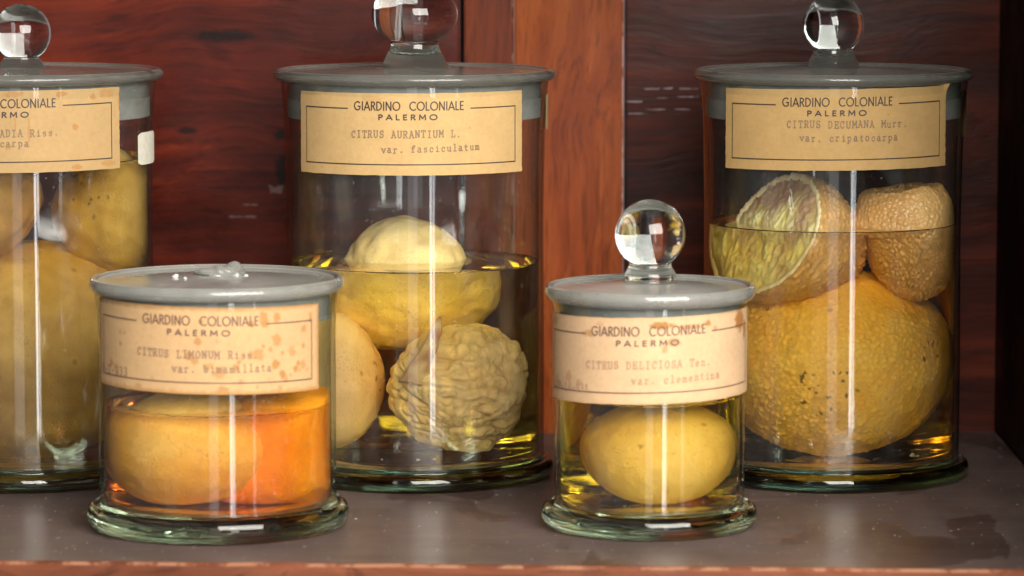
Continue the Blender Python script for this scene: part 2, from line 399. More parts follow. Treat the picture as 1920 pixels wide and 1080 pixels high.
# ---------------------------------------------------------------- lettering (own stroke alphabets)
def arc(cx, cy, rx, ry, a0, a1, n=12):
    return [(cx + rx * math.cos(R(a0 + (a1 - a0) * k / n)), cy + ry * math.sin(R(a0 + (a1 - a0) * k / n))) for k in range(n + 1)]
SANS = {  # unit cap height, (advance width, strokes)
 'G': (0.92, [arc(.47, .5, .43, .48, 48, 318, 20) + [(.80, .44)], [(.52, .45), (.84, .45)]]),
 'I': (0.26, [[(.13, 0), (.13, 1)]]),
 'A': (0.78, [[(.02, 0), (.39, 1), (.76, 0)], [(.16, .30), (.62, .30)]]),
 'R': (0.62, [[(.10, 0), (.10, .98)], [(.10, .97)] + arc(.28, .74, .24, .23, 90, -90, 10) + [(.10, .51)], [(.28, .51), (.58, 0)]]),
 'D': (0.76, [[(.10, .02), (.10, .98)], [(.10, .97)] + arc(.26, .5, .43, .47, 90, -90, 14) + [(.10, .03)]]),
 'N': (0.80, [[(.10, 0), (.10, 1), (.70, 0), (.70, 1)]]),
 'O': (1.00, [arc(.5, .5, .44, .48, 0, 360, 26)]),
 'C': (0.84, [arc(.50, .5, .43, .48, 50, 310, 18)]),
 'L': (0.50, [[(.10, 1), (.10, .03), (.46, .03)]]),
 'E': (0.54, [[(.48, .97), (.10, .97), (.10, .03), (.48, .03)], [(.10, .52), (.44, .52)]]),
 'P': (0.60, [[(.10, 0), (.10, .98)], [(.10, .97)] + arc(.28, .72, .25, .25, 90, -90, 10) + [(.10, .47)]]),
 'M': (0.90, [[(.08, 0), (.12, 1), (.45, .25), (.78, 1), (.82, 0)]]),
 ' ': (0.95, [])}
s = 0.09
def ser(x, y, w=.17): return [(x - w, y), (x + w, y)]
TYPE = {  # monospace, cell 1.0 wide, cap height 1.0, slab serifs
 'A': [[(.16, 0), (.5, 1), (.84, 0)], [(.28, .34), (.72, .34)], ser(.15, 0, .13), ser(.85, 0, .13), ser(.43, 1, .12)],
 'C': [arc(.5, .5, .33, .5, 35, 325, 16), [(.80, .98), (.80, .68)]],
 'D': [[(.24, 0), (.24, 1)], [(.10, 1), (.45, 1)] + arc(.45, .5, .36, .5, 90, -90, 10) + [(.10, 0)]],
 'E': [[(.25, 0), (.25, 1)], [(.10, 1), (.84, 1), (.84, .74)], [(.10, 0), (.86, 0), (.86, .28)], [(.25, .52), (.62, .52)], [(.62, .40), (.62, .64)]],
 'I': [[(.5, 0), (.5, 1)], ser(.5, 0, .26), ser(.5, 1, .26)],
 'L': [[(.32, 0), (.32, 1)], ser(.32, 1, .22), [(.12, 0), (.86, 0), (.86, .30)]],
 'M': [[(.16, 0), (.16, 1), (.5, .35), (.84, 1), (.84, 0)], ser(.14, 0, .13), ser(.86, 0, .13), ser(.12, 1, .09), ser(.88, 1, .09)],
 'N': [[(.20, 0), (.20, 1), (.80, 0), (.80, 1)], ser(.20, 0, .14), ser(.15, 1, .10), ser(.80, 1, .14)],
 'O': [arc(.5, .5, .35, .5, 0, 360, 20)],
 'P': [[(.25, 0), (.25, 1)], [(.10, 1), (.55, 1)] + arc(.55, .74, .28, .26, 90, -90, 8) + [(.25, .48)], ser(.28, 0, .20)],
 'R': [[(.22, 0), (.22, 1)], [(.08, 1), (.52, 1)] + arc(.52, .75, .27, .25, 90, -90, 8) + [(.22, .50)], [(.50, .50), (.80, 0), (.92, 0)], ser(.22, 0, .16)],
 'S': [arc(.5, .74, .28, .26, 30, 250, 10) + arc(.5, .26, .30, .26, 80, -150, 12), [(.76, 1), (.76, .74)], [(.22, 0), (.22, .28)]],
 'T': [[(.5, 0), (.5, 1)], [(.12, .74), (.12, 1), (.88, 1), (.88, .74)], ser(.5, 0, .20)],
 'U': [[(.20, 1), (.20, .30)] + arc(.5, .30, .30, .30, 180, 360, 10) + [(.80, 1)], ser(.20, 1, .14), ser(.80, 1, .14)],
 'a': [arc(.44, .50, .24, .18, 150, 0, 8) + [(.68, .12), (.76, .0), (.88, .02)], arc(.42, .19, .24, .19, 60, 330, 12) + [(.68, .20)], [(.68, .34), (.45, .37)]],
 'b': [[(.12, 1.0), (.24, 1.0), (.24, 0)], arc(.50, .33, .27, .33, 165, -165, 14)],
 'c': [arc(.5, .33, .29, .33, 40, 325, 14), [(.75, .62), (.75, .42)]],
 'e': [[(.22, .34), (.78, .34)] + arc(.5, .33, .29, .33, 5, 315, 14)],
 'f': [arc(.60, .76, .20, .22, 20, 180, 8) + [(.40, 0)], [(.18, .64), (.70, .64)], ser(.40, 0, .22)],
 'i': [[(.28, .64), (.52, .64), (.52, 0)], ser(.52, 0, .28), [(.50, .88), (.53, .93)]],
 'l': [[(.26, 1.0), (.50, 1.0), (.50, 0)], ser(.50, 0, .30)],
 'm': [[(.06, .63), (.17, .63), (.17, 0)], arc(.33, .45, .16, .18, 170, 0, 6) + [(.49, 0)], arc(.66, .45, .17, .18, 180, 0, 6) + [(.83, 0)], ser(.17, 0, .10), ser(.50, 0, .08), ser(.85, 0, .09)],
 'n': [[(.12, .63), (.26, .63), (.26, 0)], arc(.50, .42, .24, .22, 170, 0, 8) + [(.74, 0)], ser(.26, 0, .15), ser(.74, 0, .15)],
 'o': [arc(.5, .33, .30, .33, 0, 360, 18)],
 'p': [[(.10, .63), (.24, .63), (.24, -.30)], arc(.50, .33, .27, .32, 165, -165, 14), ser(.25, -.30, .16)],
 'r': [[(.14, .63), (.34, .63), (.34, 0)], arc(.60, .40, .26, .24, 165, 50, 8), ser(.34, 0, .22)],
 's': [arc(.5, .49, .24, .15, 40, 250, 8) + arc(.5, .17, .27, .17, 80, -150, 10), [(.73, .62), (.73, .48)]],
 't': [[(.42, .88), (.42, .20)] + arc(.60, .20, .18, .19, 180, 320, 8), [(.18, .62), (.74, .62)]],
 'u': [[(.12, .63), (.25, .63), (.25, .22)] + arc(.48, .22, .23, .22, 180, 350, 8), [(.60, .63), (.74, .63), (.74, 0), (.88, 0)]],
 'v': [[(.20, .63), (.5, 0), (.80, .63)], ser(.19, .63, .13), ser(.81, .63, .13)],
 '.': [arc(.5, .05, .055, .055, 0, 360, 8)], '-': [[(.22, .42), (.78, .42)]],
 '0': [arc(.5, .5, .29, .5, 0, 360, 18)], '1': [[(.26, .82), (.5, 1), (.5, 0)], ser(.5, 0, .26)],
 '2': [arc(.5, .72, .28, .28, 170, -35, 10) + [(.20, 0), (.80, 0)]],
 '3': [arc(.46, .75, .27, .25, 150, -90, 10), arc(.46, .26, .31, .26, 90, -150, 12)],
 '8': [arc(.5, .75, .24, .25, 0, 360, 14), arc(.5, .25, .29, .25, 0, 360, 14)],
 '9': [arc(.5, .68, .28, .32, 0, 360, 14), [(.78, .68), (.70, .20), (.44, 0), (.28, .05)]], ' ': []}

class Print:
    """Collects ink ribbons in flat label coordinates (mm: s to the right of the middle, t down from the top)."""
    def __init__(s, mapf, lift): s.V = []; s.F = []; s.map = mapf; s.lift = lift; s.n = 0
    def stroke(s, pts, w):
        pts2 = [pts[0]]
        for p in pts[1:]:
            q = pts2[-1]; d = math.hypot(p[0] - q[0], p[1] - q[1]); k = max(1, int(d / 3.0))
            for i in range(1, k + 1): pts2.append((q[0] + (p[0] - q[0]) * i / k, q[1] + (p[1] - q[1]) * i / k))
        for a, b in zip(pts2, pts2[1:]):
            dx, dy = b[0] - a[0], b[1] - a[1]; L = math.hypot(dx, dy)
            if L < 1e-6: continue
            ux, uy = dx / L, dy / L; nx, ny = -uy * w / 2, ux * w / 2; e = w * 0.32
            s.n += 1; h = s.lift + (s.n % 9) * 0.000006; i = len(s.V)
            for (x, y) in ((a[0] - ux * e + nx, a[1] - uy * e + ny), (b[0] + ux * e + nx, b[1] + uy * e + ny), (b[0] + ux * e - nx, b[1] + uy * e - ny), (a[0] - ux * e - nx, a[1] - uy * e - ny)):
                s.V.append(s.map(x, y, h))
            s.F.append((i, i + 1, i + 2, i + 3))
    def sans(s, text, cx, base, cap, width, w, gap=0.10):
        tot = sum(SANS[c][0] for c in text); 
        tot += gap * (len(text) - 1)
        k = width / tot; x = cx - width / 2
        for c in text:
            adv, st = SANS[c]
            for p in st: s.stroke([(x + a * k, base - b * cap) for a, b in p], w)
            x += (adv + gap) * k
    def typed(s, text, x0, base, pitch, cap, w, tilt=0.0, rnd=None):
        rnd = rnd or random.Random(7)
        for i, c in enumerate(text):
            dx = rnd.uniform(-.12, .12); dy = rnd.uniform(-.18, .18)
            for p in TYPE[c]: s.stroke([(x0 + dx + (i + a * 0.86 + 0.07) * pitch, base + dy - tilt * (i + a) * pitch - b * cap) for a, b in p], w * rnd.uniform(.85, 1.15))
    def obj(s, name, mat, parent): return mesh(name, s.V, s.F, mat, parent, smooth=False)

def make_label(parent, Rb, mid_deg, ztop, tilt, W, H, lines, date=None, ink=M_ink, tink=M_type, base=(0.539, 0.383, 0.209), stains=(), foxing=0.0, seed=1, curl=False, edge_brown=0.0):
    """Paper label W x H mm wrapped on the jar of radius Rb (m)."""
    def mp(x, t, h):
        z = ztop - t * 0.001 + math.tan(R(tilt)) * x * 0.001
        a = R(mid_deg) + x * 0.001 / Rb; r = Rb + h
        return (r * math.sin(a), -r * math.cos(a), z)
    nx, nt = 300, 96; V, C, F = [], [], []
    rnd = random.Random(seed)
    for j in range(nt + 1):
        for i in range(nx + 1):
            x = -W / 2 + W * i / nx; t = H * j / nt
            ed = min(x + W / 2, W / 2 - x, t, H - t)
            xx, tt = x, t
            if i in (0, nx): xx += 0.45 * noise.noise(Vector((t * .35, seed, i))) 
            if j in (0, nt): tt += 0.25 * noise.noise(Vector((x * .12, seed + 9, j)))
            h = 0.00028 + 0.00012 * noise.noise(Vector((x * .05, t * .08, seed)))
            if curl and x > W / 2 - 6 and t < 7:
                k = (x - W / 2 + 6) / 6 * (7 - t) / 7; h += 0.0030 * k * k; tt -= 1.2 * k
            V.append(mp(xx, tt, h))
            g = noise.fractal(Vector((x * .35, t * .35, seed)), 0.6, 2.0, 4) * 0.06 + noise.noise(Vector((x * 2.6, t * 2.6, seed))) * 0.045
            b = noise.fractal(Vector((x * .06, t * .07, seed + 4)), 0.6, 2.0, 3) * 0.06
            c = [base[k] * (1 + g + b) for k in range(3)]
            f = 0.0
            if foxing:
                v = noise.noise(Vector((x * .16, t * .16, seed + 20))) + 0.5 * noise.noise(Vector((x * .45, t * .45, seed + 21)))
                f = max(f, min(1, max(0, (v - (0.62 - foxing)) * 3.2)) * 0.5)
            if edge_brown:
                q = max(0, 1 - ed / (2.6 + 1.8 * noise.noise(Vector((x * .3, t * .3, seed + 2))))); f = max(f, q * edge_brown)
            for (sx, st, rx, rt, amt) in stains:
                wv = 0.45 * noise.noise(Vector((x * .5, t * .5, seed + sx)))
                d = math.hypot((x - sx) / rx, (t - st) / rt) + wv
                if d < 1.15: f = max(f, amt * min(1, (1.15 - d) * 2.4))
            st_c = (0.34, 0.145, 0.035)
            f = max(0.0, min(1.0, f))
            C.append(tuple(c[k] * (1 - f) + st_c[k] * f for k in range(3)))
    for j in range(nt):
        for i in range(nx):
            a = j * (nx + 1) + i; F.append((a, a + nx + 1, a + nx + 2, a + 1))
    lab = mesh("paper_label", V, F, M_paper, parent, cols=C)
    # printed frame and heading
    L, Rr, T, B = -W / 2 + 6.5, W / 2 - 6.8, 9.0, H - 6.4
    p = Print(mp, 0.00062)
    p.stroke([(L, T), (-37.5, T + .2)], .62); p.stroke([(37.5, T + .2), (Rr, T)], .62)
    p.stroke([(L, B), (Rr, B)], .62); p.stroke([(L + .2, T), (L + .2, B)], .45); p.stroke([(Rr, T), (Rr, B)], .45)
    p.obj("printed_frame", ink, lab)
    q = Print(mp, 0.00064)
    q.sans("GIARDINO COLONIALE", 0, 10.0, 5.0, 66, .64); q.sans("PALERMO", -0.5, 15.6, 3.0, 35, .66, 0.42)
    q.obj("printed_heading", ink, lab)
    ty = Print(mp, 0.00066); rr = random.Random(seed + 3)
    for (txt, x0, bs, tl) in lines: ty.typed(txt, x0, bs, 3.52, 4.0, .50, tl, rr)
    ty.obj("typed_name", tink, lab)
    if date:
        d = Print(mp, 0.00066); d.typed(date[0], date[1], date[2], date[3], 4.6, .50, date[4], rr); d.obj("written_date", tink, lab)
    return lab

# ---------------------------------------------------------------- jars
M_wallA = wall_glass("jar_wall_glass", (0.975, 0.985, 0.98), (0.60, 0.66, 0.60), 0.035, 1.0)
M_wallB = wall_glass("small_jar_wall_glass", (0.965, 0.98, 0.965), (0.62, 0.66, 0.55), 0.025, 4.0)
M_foot = solid_glass("green_foot_glass", (0.95, 0.98, 0.96), 0.0, 7, (0.5, 0.72, 0.62), 0.18)
M_foot_pale = solid_glass("pale_foot_glass", (0.96, 0.99, 0.96), 0.0, 3, (0.65, 0.78, 0.5), 0.22)
M_knob = solid_glass("knob_glass", (0.97, 0.98, 0.98), 0.0, 3, (0.5, 0.8, 0.7), 0.08)
M_lid = dusty_glass("grey_lid_glass", (0.36, 0.35, 0.31), 0.42, 0.12, True, 2.0)
M_lid2 = dusty_glass("pale_lid_glass", (0.55, 0.54, 0.49), 0.52, 0.12, False, 6.0)
M_ground = frosted("ground_joint_glass", (0.30, 0.30, 0.28), 0.60)

def jar(name, loc, label, cat, kind, group):
    """kind holds body radius Rb, top radius, foot radius, lid radius and heights (m)."""
    o = empty(name, loc); tag(o, label, cat, group)
    Rb, Rt, Rf, Rl = kind['Rb'], kind['Rt'], kind['Rf'], kind['Rl']
    zl, w = kind['zl'], kind['w']; zb = kind['zb']; big = kind['big']
    wallm = M_wallA if big else M_wallB; lidm = M_lid if kind.get('dark', big) else M_lid2
    ztop = zl - kind['ht'] + .0003
    prof = spline([(Rb, zb), (Rb, zb + .05), (Rb, ztop - .05), (Rt - .0004, ztop - .012), (Rt + .0010, ztop, 1)], 5)
    inner = [(Rb - w, zb), (Rb - w, ztop - .04), (Rt - w, ztop - .008), (Rt - w, ztop)]
    lathe("glass_body", prof + inner[::-1], wallm, o, 192, True, 0.0002)
    # solid foot: cavity floor, waist, bulging ring, hollow underside
    hf = kind['hf']
    foot = spline([(0, zb - .0008), (Rb * .55, zb - .001), (Rb - w - .004, zb - .0006), (Rb - w, zb + .0002, 1), (Rb + .0001, zb - .0001, 1), (Rb + .0004, zb - .0030),
                   (Rf - .0040, hf * .98), (Rf - .0010, hf * .80), (Rf, hf * .50), (Rf - .0012, hf * .22), (Rf - .0050, .0002), (Rf - .0120, .0003),
                   (Rb * .70, .0022), (Rb * .35, .0040), (0, .0045)], 6)
    lathe("glass_foot", foot, M_foot if big else M_foot_pale, o, 192, False, 0.00035)
    # lid
    h = kind['ht']
    lid = [(0, zl + h * .95), (Rl * .22, zl + h * .92), (Rl * .55, zl + h * .62), (Rl * .86, zl + h * .36), (Rl * .925, zl + h * .42), (Rl * .955, zl + h * .72), (Rl * .975, zl + h * .66),
           (Rl, zl + h * .05), (Rl * .985, zl - h * .62), (Rl * .95, zl - h * .98), (Rt - w * 1.2, zl - h * 1.0, 1)]
    sk = kind['skirt']
    lid += [(Rt - w * 1.35, zl - h - sk, 1), (Rt - w * 2.6, zl - h - sk, 1), (Rt - w * 3.0, zl - h * 1.0, 1), (Rb * .5, zl - h * .55), (0, zl - h * .5)]
    L = lathe("lid", spline(lid, 6), lidm, o, 192, False, 0.0004)
    # ground-glass band of the joint just inside the neck
    zz = ztop - .0006
    lathe("ground_joint", [(Rt - w * 1.05, zz), (Rt - w * 1.05, zz - sk), (Rt - w * 1.16, zz - sk - .0004), (Rt - w * 1.16, zz)], M_ground, L, 160, True)
    kz, kr, kh, nr, fl = kind.get('knob', (None,) * 5)
    if kz:
        z0 = zl + h * .72
        zn = kz - kh * math.sqrt(max(0, 1 - (nr / kr) ** 2))
        body = [(0, z0 - .0005, 1), (fl, z0 + .0004, 1), (fl * .86, z0 + .0016), (nr * 1.22, z0 + (zn - z0) * .42), (nr, zn - .0008)]
        s_ = spline(body + [(nr * 1.01, zn, 1)], 6)
        ball = []
        a0 = -math.acos(min(1, nr / kr))
        for k in range(1, 41):
            a = a0 + (math.pi / 2 - a0) * k / 40; ball.append((kr * math.cos(a) if k < 40 else 0, kz + kh * math.sin(a)))
        lathe("knob", s_ + ball, M_knob, L, 128, False, 0.0002)
    return o, L

BIG = dict(Rb=.0790, Rt=.0808, Rf=.0852, Rl=.0862, zl=.2462, ht=.0042, w=.0032, zb=.0140, hf=.0115, skirt=.021, big=True)
Y1, Y2 = 2.3716, 2.1792
jl, lid_l = jar("specimen_jar", (-0.2985, Y1, 0), "tall lidded glass jar cut off by the left photo edge, white tag on its side", "specimen jar",
        dict(BIG, knob=(.2708, .0178, .0178, .0110, .0165)), "large lidded specimen jars at the back")
jc, lid_c = jar("specimen_jar", (-0.0592, Y1, 0), "tall lidded glass jar in the middle labelled Citrus aurantium, half full, with oval knob", "specimen jar",
        dict(BIG, knob=(.2822, .0262, .0192, .0146, .0245)), "large lidded specimen jars at the back")
jr, lid_r = jar("specimen_jar", (0.1955, Y1, 0), "tall lidded glass jar labelled Citrus decumana, holding cut fruit over one big fruit", "specimen jar",
        dict(BIG, Rl=.0850, knob=(.2757, .0184, .0184, .0120, .0190)), "large lidded specimen jars at the back")
FLK = dict(Rb=.0668, Rt=.0676, Rf=.0741, Rl=.0717, zl=.1385, ht=.0048, w=.0028, zb=.0155, hf=.0150, skirt=.014, big=False)
jfl, lid_fl = jar("squat_jar", (-0.1662, Y2, 0), "short wide glass jar labelled Citrus limonum, knob broken off its grey lid", "specimen jar", FLK,
        "small specimen jars in the front row")
FRK = dict(Rb=.0537, Rt=.0546, Rf=.0611, Rl=.0594, zl=.1340, ht=.0050, w=.0027, zb=.0145, hf=.0140, skirt=.012, big=False, knob=(.1655, .0196, .0196, .0118, .0165))
jfr, lid_fr = jar("small_jar", (0.0778, Y2, 0), "small glass jar with round ball knob, labelled Citrus deliciosa", "specimen jar", FRK,
        "small specimen jars in the front row")

# broken knob stump and crumbs of sealing wax on the squat jar's lid
def stump():
    bm = bmesh.new(); bmesh.ops.create_uvsphere(bm, u_segments=40, v_segments=24, radius=1)
    for v in bm.verts:
        n = noise.noise(v.co * 1.6) * .35 + noise.noise(v.co * 4) * .07
        v.co = Vector((v.co.x * .0150 * (1 + n), v.co.y * .010 * (1 + n), max(v.co.z, -.2) * .0042 * (1 + n * 1.2) + .0028 * max(0, 1 - ((v.co.x - .35) ** 2 + v.co.y ** 2) * 9) * (v.co.z > 0)))
    me = bpy.data.meshes.new("knob_stump"); bm.to_mesh(me); bm.free(); me.materials.append(M_lid2)
    me.polygons.foreach_set('use_smooth', [True] * len(me.polygons))
    o = bpy.data.objects.new("knob_stump", me); link(o, lid_fl); o.location = (.004, 0, .1432)
stump()
random.seed(11)
def crumb(parent, x, y, z, r, mat, name="crumb"):
    bm = bmesh.new(); bmesh.ops.create_icosphere(bm, subdivisions=2, radius=r)
    sd = random.random() * 50
    for v in bm.verts:
        v.co *= 1 + .5 * noise.noise(v.co * (1.2 / r) + Vector((sd, 0, 0))); v.co.z *= .6
    me = bpy.data.meshes.new(name); bm.to_mesh(me); bm.free(); me.materials.append(mat)
    o = bpy.data.objects.new(name, me); link(o, parent); o.location = (x, y, z); return o
for (x, y, r) in ((-.022, -.012, .0017), (-.016, -.020, .0009), (.012, -.008, .0018), (.002, -.009, .0012), (.017, -.006, .0010), (.006, .004, .0012)):
    crumb(lid_fl, x, y, .1425 + r * .4, r, M_scum, "glass_chip")

# labels -----------------------------------------------------------------------------------------
fox = lambda n, seed, W, H, rmin, rmax, amt, xr=(-1, 1), tr=(0, 1): [(lambda r: (r.uniform(xr[0], xr[1]) * W / 2, r.uniform(*tr) * H, (q := r.uniform(rmin, rmax)), q * 1.15, amt * r.uniform(.5, 1)))(random.Random(seed * 97 + k)) for k in range(n)]
make_label(jl, .0806, -2.3, .2400, 0.6, 154, 48.5, [("CITRUS PARADIA Riss.", -35.5, 27.2, 0.004), ("var. macrocarpa", -35.5, 33.4, 0.012)], base=(0.393, 0.258, 0.117), seed=3,
    stains=[(36.5, 2.5, 3.4, 1.8, .7), (57, 5, 2.0, 1.8, .7), (67, 3, 6, 3, .45), (45, 22.5, 2.0, 2.0, .6), (77, 9, 1.2, 4, .6), (46, 46, 3, 1.6, .6), (68, 45, 5, 2, .45), (8, 2, 6, 2, .6), (17, 24, .9, 8, .45), (9, 20, .7, 6, .4), (5, 33, 3, 2, .4)])
make_label(jc, .0808, -1.2, .2386, 0.15, 154, 48.5, [("CITRUS AURANTIUM L.", -35.2, 26.2, 0.004), ("var. fasciculatum", -16.5, 35.2, 0.022)], base=(0.477, 0.314, 0.137), seed=5,
    stains=[(-22, 3.5, 7, 2.2, .22), (-9, 8.5, 3, 2, .22), (37, 21, .7, .9, .5), (-57, 44.5, 1.6, .5, .5)])
make_label(jr, .0808, -2.6, .2410, 0.7, 152, 48.0, [("CITRUS DECUMANA Murr.", -30.6, 22.6, -0.004), ("var. cripatocarpa", -22.8, 30.6, -0.002)], base=(0.446, 0.284, 0.114), seed=8, curl=True,
    stains=[(77, 14, 2, 8, .5), (69, 42, .5, 1.3, .5), (30.5, 15.4, .45, .6, .9)])
make_label(jfl, .0678, -4.0, .1318, -1.0, 151, 48.0, [("CITRUS LIMONUM Riss.", -37.5, 28.0, 0.000), ("var. bimamillata", -15.5, 36.0, 0.012)], date=("8-2-933", -71.5, 41.2, 3.9, 0.02), ink=M_ink_soft, tink=M_type_mid,
    base=(0.515, 0.325, 0.159), seed=12, edge_brown=.75, foxing=.05,
    stains=fox(26, 5, 155, 48, .9, 2.3, .75) + fox(14, 8, 155, 48, 1.0, 2.8, .75, (.45, .98), (.1, .8)) + [(33, 26, 3, 3.4, .55), (11, 36, 3.6, 3.6, .5), (13, 46, 3.5, 3, .6), (36, 5, 2.6, 2.8, .6), (44, 6, 2.4, 2.8, .6), (4, 33, 2, 2, .5), (20, 34, 2, 2, .5)])
make_label(jfr, .0548, -3.0, .1245, 1.5, 157, 48.0, [("CITRUS DELICIOSA Ten.", -37.0, 28.3, 0.006), ("var. clementina", -9.5, 36.8, 0.020)], date=("28-10-931", -66, 42.0, 3.5, 0.0), ink=M_ink_soft, tink=M_type_faint,
    base=(0.575, 0.382, 0.219), seed=15, edge_brown=.15,
    stains=[(7, 4.5, 7, 2.2, .9), (24, 6, 8, 1.3, .6), (35, 5, 1.8, 2, .85), (14, 14, 4, 2.2, .6), (9, 18, 1.6, 2.4, .5), (-36, 9, 4.5, 2, .55), (-28, 4, 3, 1.5, .3), (63, 6, 5.5, 6.5, .95), (70, 12, 2, 6, .9), (-70, 4, 5, 3, .45), (-52, 34, 3.5, 3, .4), (-43, 37, 2.5, 2, .35), (-66, 38, 4, 4, .3), (40, 8, 1.5, 1.5, .5)])
def side_tag(parent, Rb, a0, a1, z0, z1, mat):
    V, F = [], []; n = 14
    for j in range(n + 1):
        for i in range(n + 1):
            u, v = i / n, j / n
            # rounded corners
            du, dv = abs(u - .5) * 2, abs(v - .5) * 2; k = 0.0
            if du > .7 and dv > .85: k = .10 * (du - .7) / .3 * (dv - .85) / .15
            a = R(a0 + (a1 - a0) * (.5 + (u - .5) * (1 - k * 1.5))); z = z0 + (z1 - z0) * (.5 + (v - .5) * (1 - k * .6))
            V.append((math.sin(a) * (Rb + .0006), -math.cos(a) * (Rb + .0006), z))
    for j in range(n):
        for i in range(n): a = j * (n + 1) + i; F.append((a, a + 1, a + n + 2, a + n + 1))
    mesh("number_tag", V, F, mat, parent)
side_tag(jl, .0798, 66, 88, .1925, .2120, M_sticker)
side_tag(jc, .0806, 79, 96, .2130, .2345, M_sticker_tan)
side_tag(jr, .0804, 80, 100, .2080, .2360, M_sticker_tan)

# liquids ----------------------------------------------------------------------------------------
def liquid(parent_loc, kind, zs, mat, label, bulge=0.0):
    Ri = kind['Rb'] - kind['w'] - .00025; zb = kind['zb'] + .0004
    prof = [(0, zb, 0), (Ri - .006, zb + .0001), (Ri - .0015, zb + .0010), (Ri, zb + .0035), (Ri, zb + .0045, 1), (Ri, zs - .004, 1), (Ri, zs + .0011, 1), (Ri - .0009, zs + .0003), (Ri - .0030, zs), (Ri - .0040, zs), (Ri - .0050, zs), (Ri - .008, zs), (Ri * .5, zs), (0, zs)]
    o = lathe("preserving_fluid", spline(prof, 4), mat, None, 192); o.location = parent_loc
    tag(o, label, "liquid", "preserving fluid inside the jars"); return o
liquid(jl.location, BIG, .1945, liquid_mat("brown_amber_fluid", (0.93, 0.78, 0.14), 15), "brown amber fluid filling the jar at the left photo edge almost to its label")
liquid(jc.location, BIG, .1310, liquid_mat("pale_olive_fluid", (0.995, 0.88, 0.13), 13), "pale olive fluid half filling the Citrus aurantium jar")
liquid(jr.location, BIG, .1550, liquid_mat("golden_fluid", (0.999, 0.81, 0.07), 17), "golden yellow fluid around the big fruit in the Citrus decumana jar")
liquid(jfl.location, FLK, .0700, liquid_mat("orange_fluid", (0.999, 0.63, 0.02), 24), "orange fluid in the squat Citrus limonum jar")
liquid(jfr.location, FRK, .0742, liquid_mat("yellow_fluid", (0.998, 0.88, 0.08), 24), "clear yellow fluid in the small Citrus deliciosa jar")

# fruit ------------------------------------------------------------------------------------------
def lerp3(a, b, t): t = max(0, min(1, t)); return tuple(a[k] + (b[k] - a[k]) * t for k in range(3))
def fruit(name, jarobj, loc, rad, label, cat, mat, c0, c1, rough=0.0008, freq=90, wrinkle=0.0, wfreq=26, nipple=0.0, axis=(0, 0, 1), sub=6, seed=0, spots=0.0, green=None, spotc=(0.05, 0.03, 0.012), lumps=0.0, shape=None, pebble=0.0, group=None, rindcol=None):
    cyl = .0750 if jarobj in (jl, jc, jr) else .0634 if jarobj is jfl else .0504
    bm = bmesh.new(); bmesh.ops.create_icosphere(bm, subdivisions=sub, radius=1)
    ax = Vector(axis).normalized(); cols = []; S = Vector((seed * 3.1, seed * 1.7, seed))
    rm = sum(rad) / 3
    for v in bm.verts:
        d = v.co.normalized(); p = Vector((d.x * rad[0], d.y * rad[1], d.z * rad[2]))
        if shape: p = shape(p, d)
        c = d.dot(ax)
        q = p + S
        k = noise.fractal(q * 30, 0.6, 2.0, 3)
        disp = lumps * k
        pb = 0.0
        if pebble:
            vd = noise.voronoi(q * freq * 1.0)[0]; pb = min(1.0, (vd[1] - vd[0]) * 2.2); pm = 0.45 + 0.9 * max(0, min(1, .5 + 1.6 * noise.noise(q * 17) - .5 * d.z)); disp += pebble * pm * (pb - 0.5); pb = 1 - (1 - pb) * pm * .75
        disp += rough * noise.noise(q * freq)
        wr = 0.0
        if wrinkle:
            w1 = Vector((noise.noise(q * 14), noise.noise(q * 14 + Vector((7, 0, 0))), noise.noise(q * 14 + Vector((0, 9, 0))))) * .020
            a_ = 1 - abs(noise.noise(Vector(((q + w1).x * .62, (q + w1).y * .62, (q + w1).z * 1.5)) * wfreq)) * 2.6
            b_ = 1 - abs(noise.noise((q + w1 * 1.3) * wfreq * 1.9)) * 2.4
            wr = max(0, a_) ** 1.6 * .75 + max(0, b_) ** 2 * .45; disp -= wrinkle * wr
        if nipple: disp += nipple * rm * max(0, (c - .80) / .2) ** 2
        v.co = p + d * disp
        if cyl:
            gx, gy = v.co.x + loc[0], v.co.y + loc[1]; gr = math.hypot(gx, gy)
            if gr > cyl * .97:
                k_ = (cyl * .97 + (cyl * .03) * (1 - math.exp(-(gr - cyl * .97) / (cyl * .03)))) / gr
                v.co.x = gx * k_ - loc[0]; v.co.y = gy * k_ - loc[1]
        t = .5 + .6 * k + .3 * noise.noise(q * 55) + .2 * noise.noise(q * 170)
        col = lerp3(c0, c1, t)
        if pebble: col = tuple(x * (0.80 + .25 * pb) for x in col)  # shade in the hollows between pebbles put into the colour
        if green: col = lerp3(col, green, max(0, c - .1) * 1.4 + .3 * k)
        if wr: col = tuple(x * (1 - .20 * min(1, wr)) * (1 if i_ == 0 else 1 - .06 * i_ * min(1, wr)) for i_, x in enumerate(col))  # wrinkle folds shaded and browned in the colour
        if spots:
            sv = noise.noise(q * 330) ; cl = noise.noise(q * 26 + Vector((4, 4, 4)))
            if sv > .46 and cl > .42 - spots: col = lerp3(col, spotc, .8)
            sv2 = noise.voronoi(q * 48)[0][0]
            if sv2 < .07: col = lerp3(col, spotc, .5)
        cols.append(col)
    me = bpy.data.meshes.new(name); bm.to_mesh(me); bm.free()
    me.polygons.foreach_set('use_smooth', [True] * len(me.polygons))
    a = me.color_attributes.new("tint", 'FLOAT_COLOR', 'POINT'); flat = []
    for c in cols: flat += [*c, 1.0]
    a.data.foreach_set('color', flat); me.materials.append(mat)
    o = bpy.data.objects.new(name, me); link(o); o.location = Vector(jarobj.location) + Vector(loc)
    tag(o, label, cat, group); return o

YEL0, YEL1 = (0.70, 0.43, 0.12), (0.84, 0.60, 0.22)
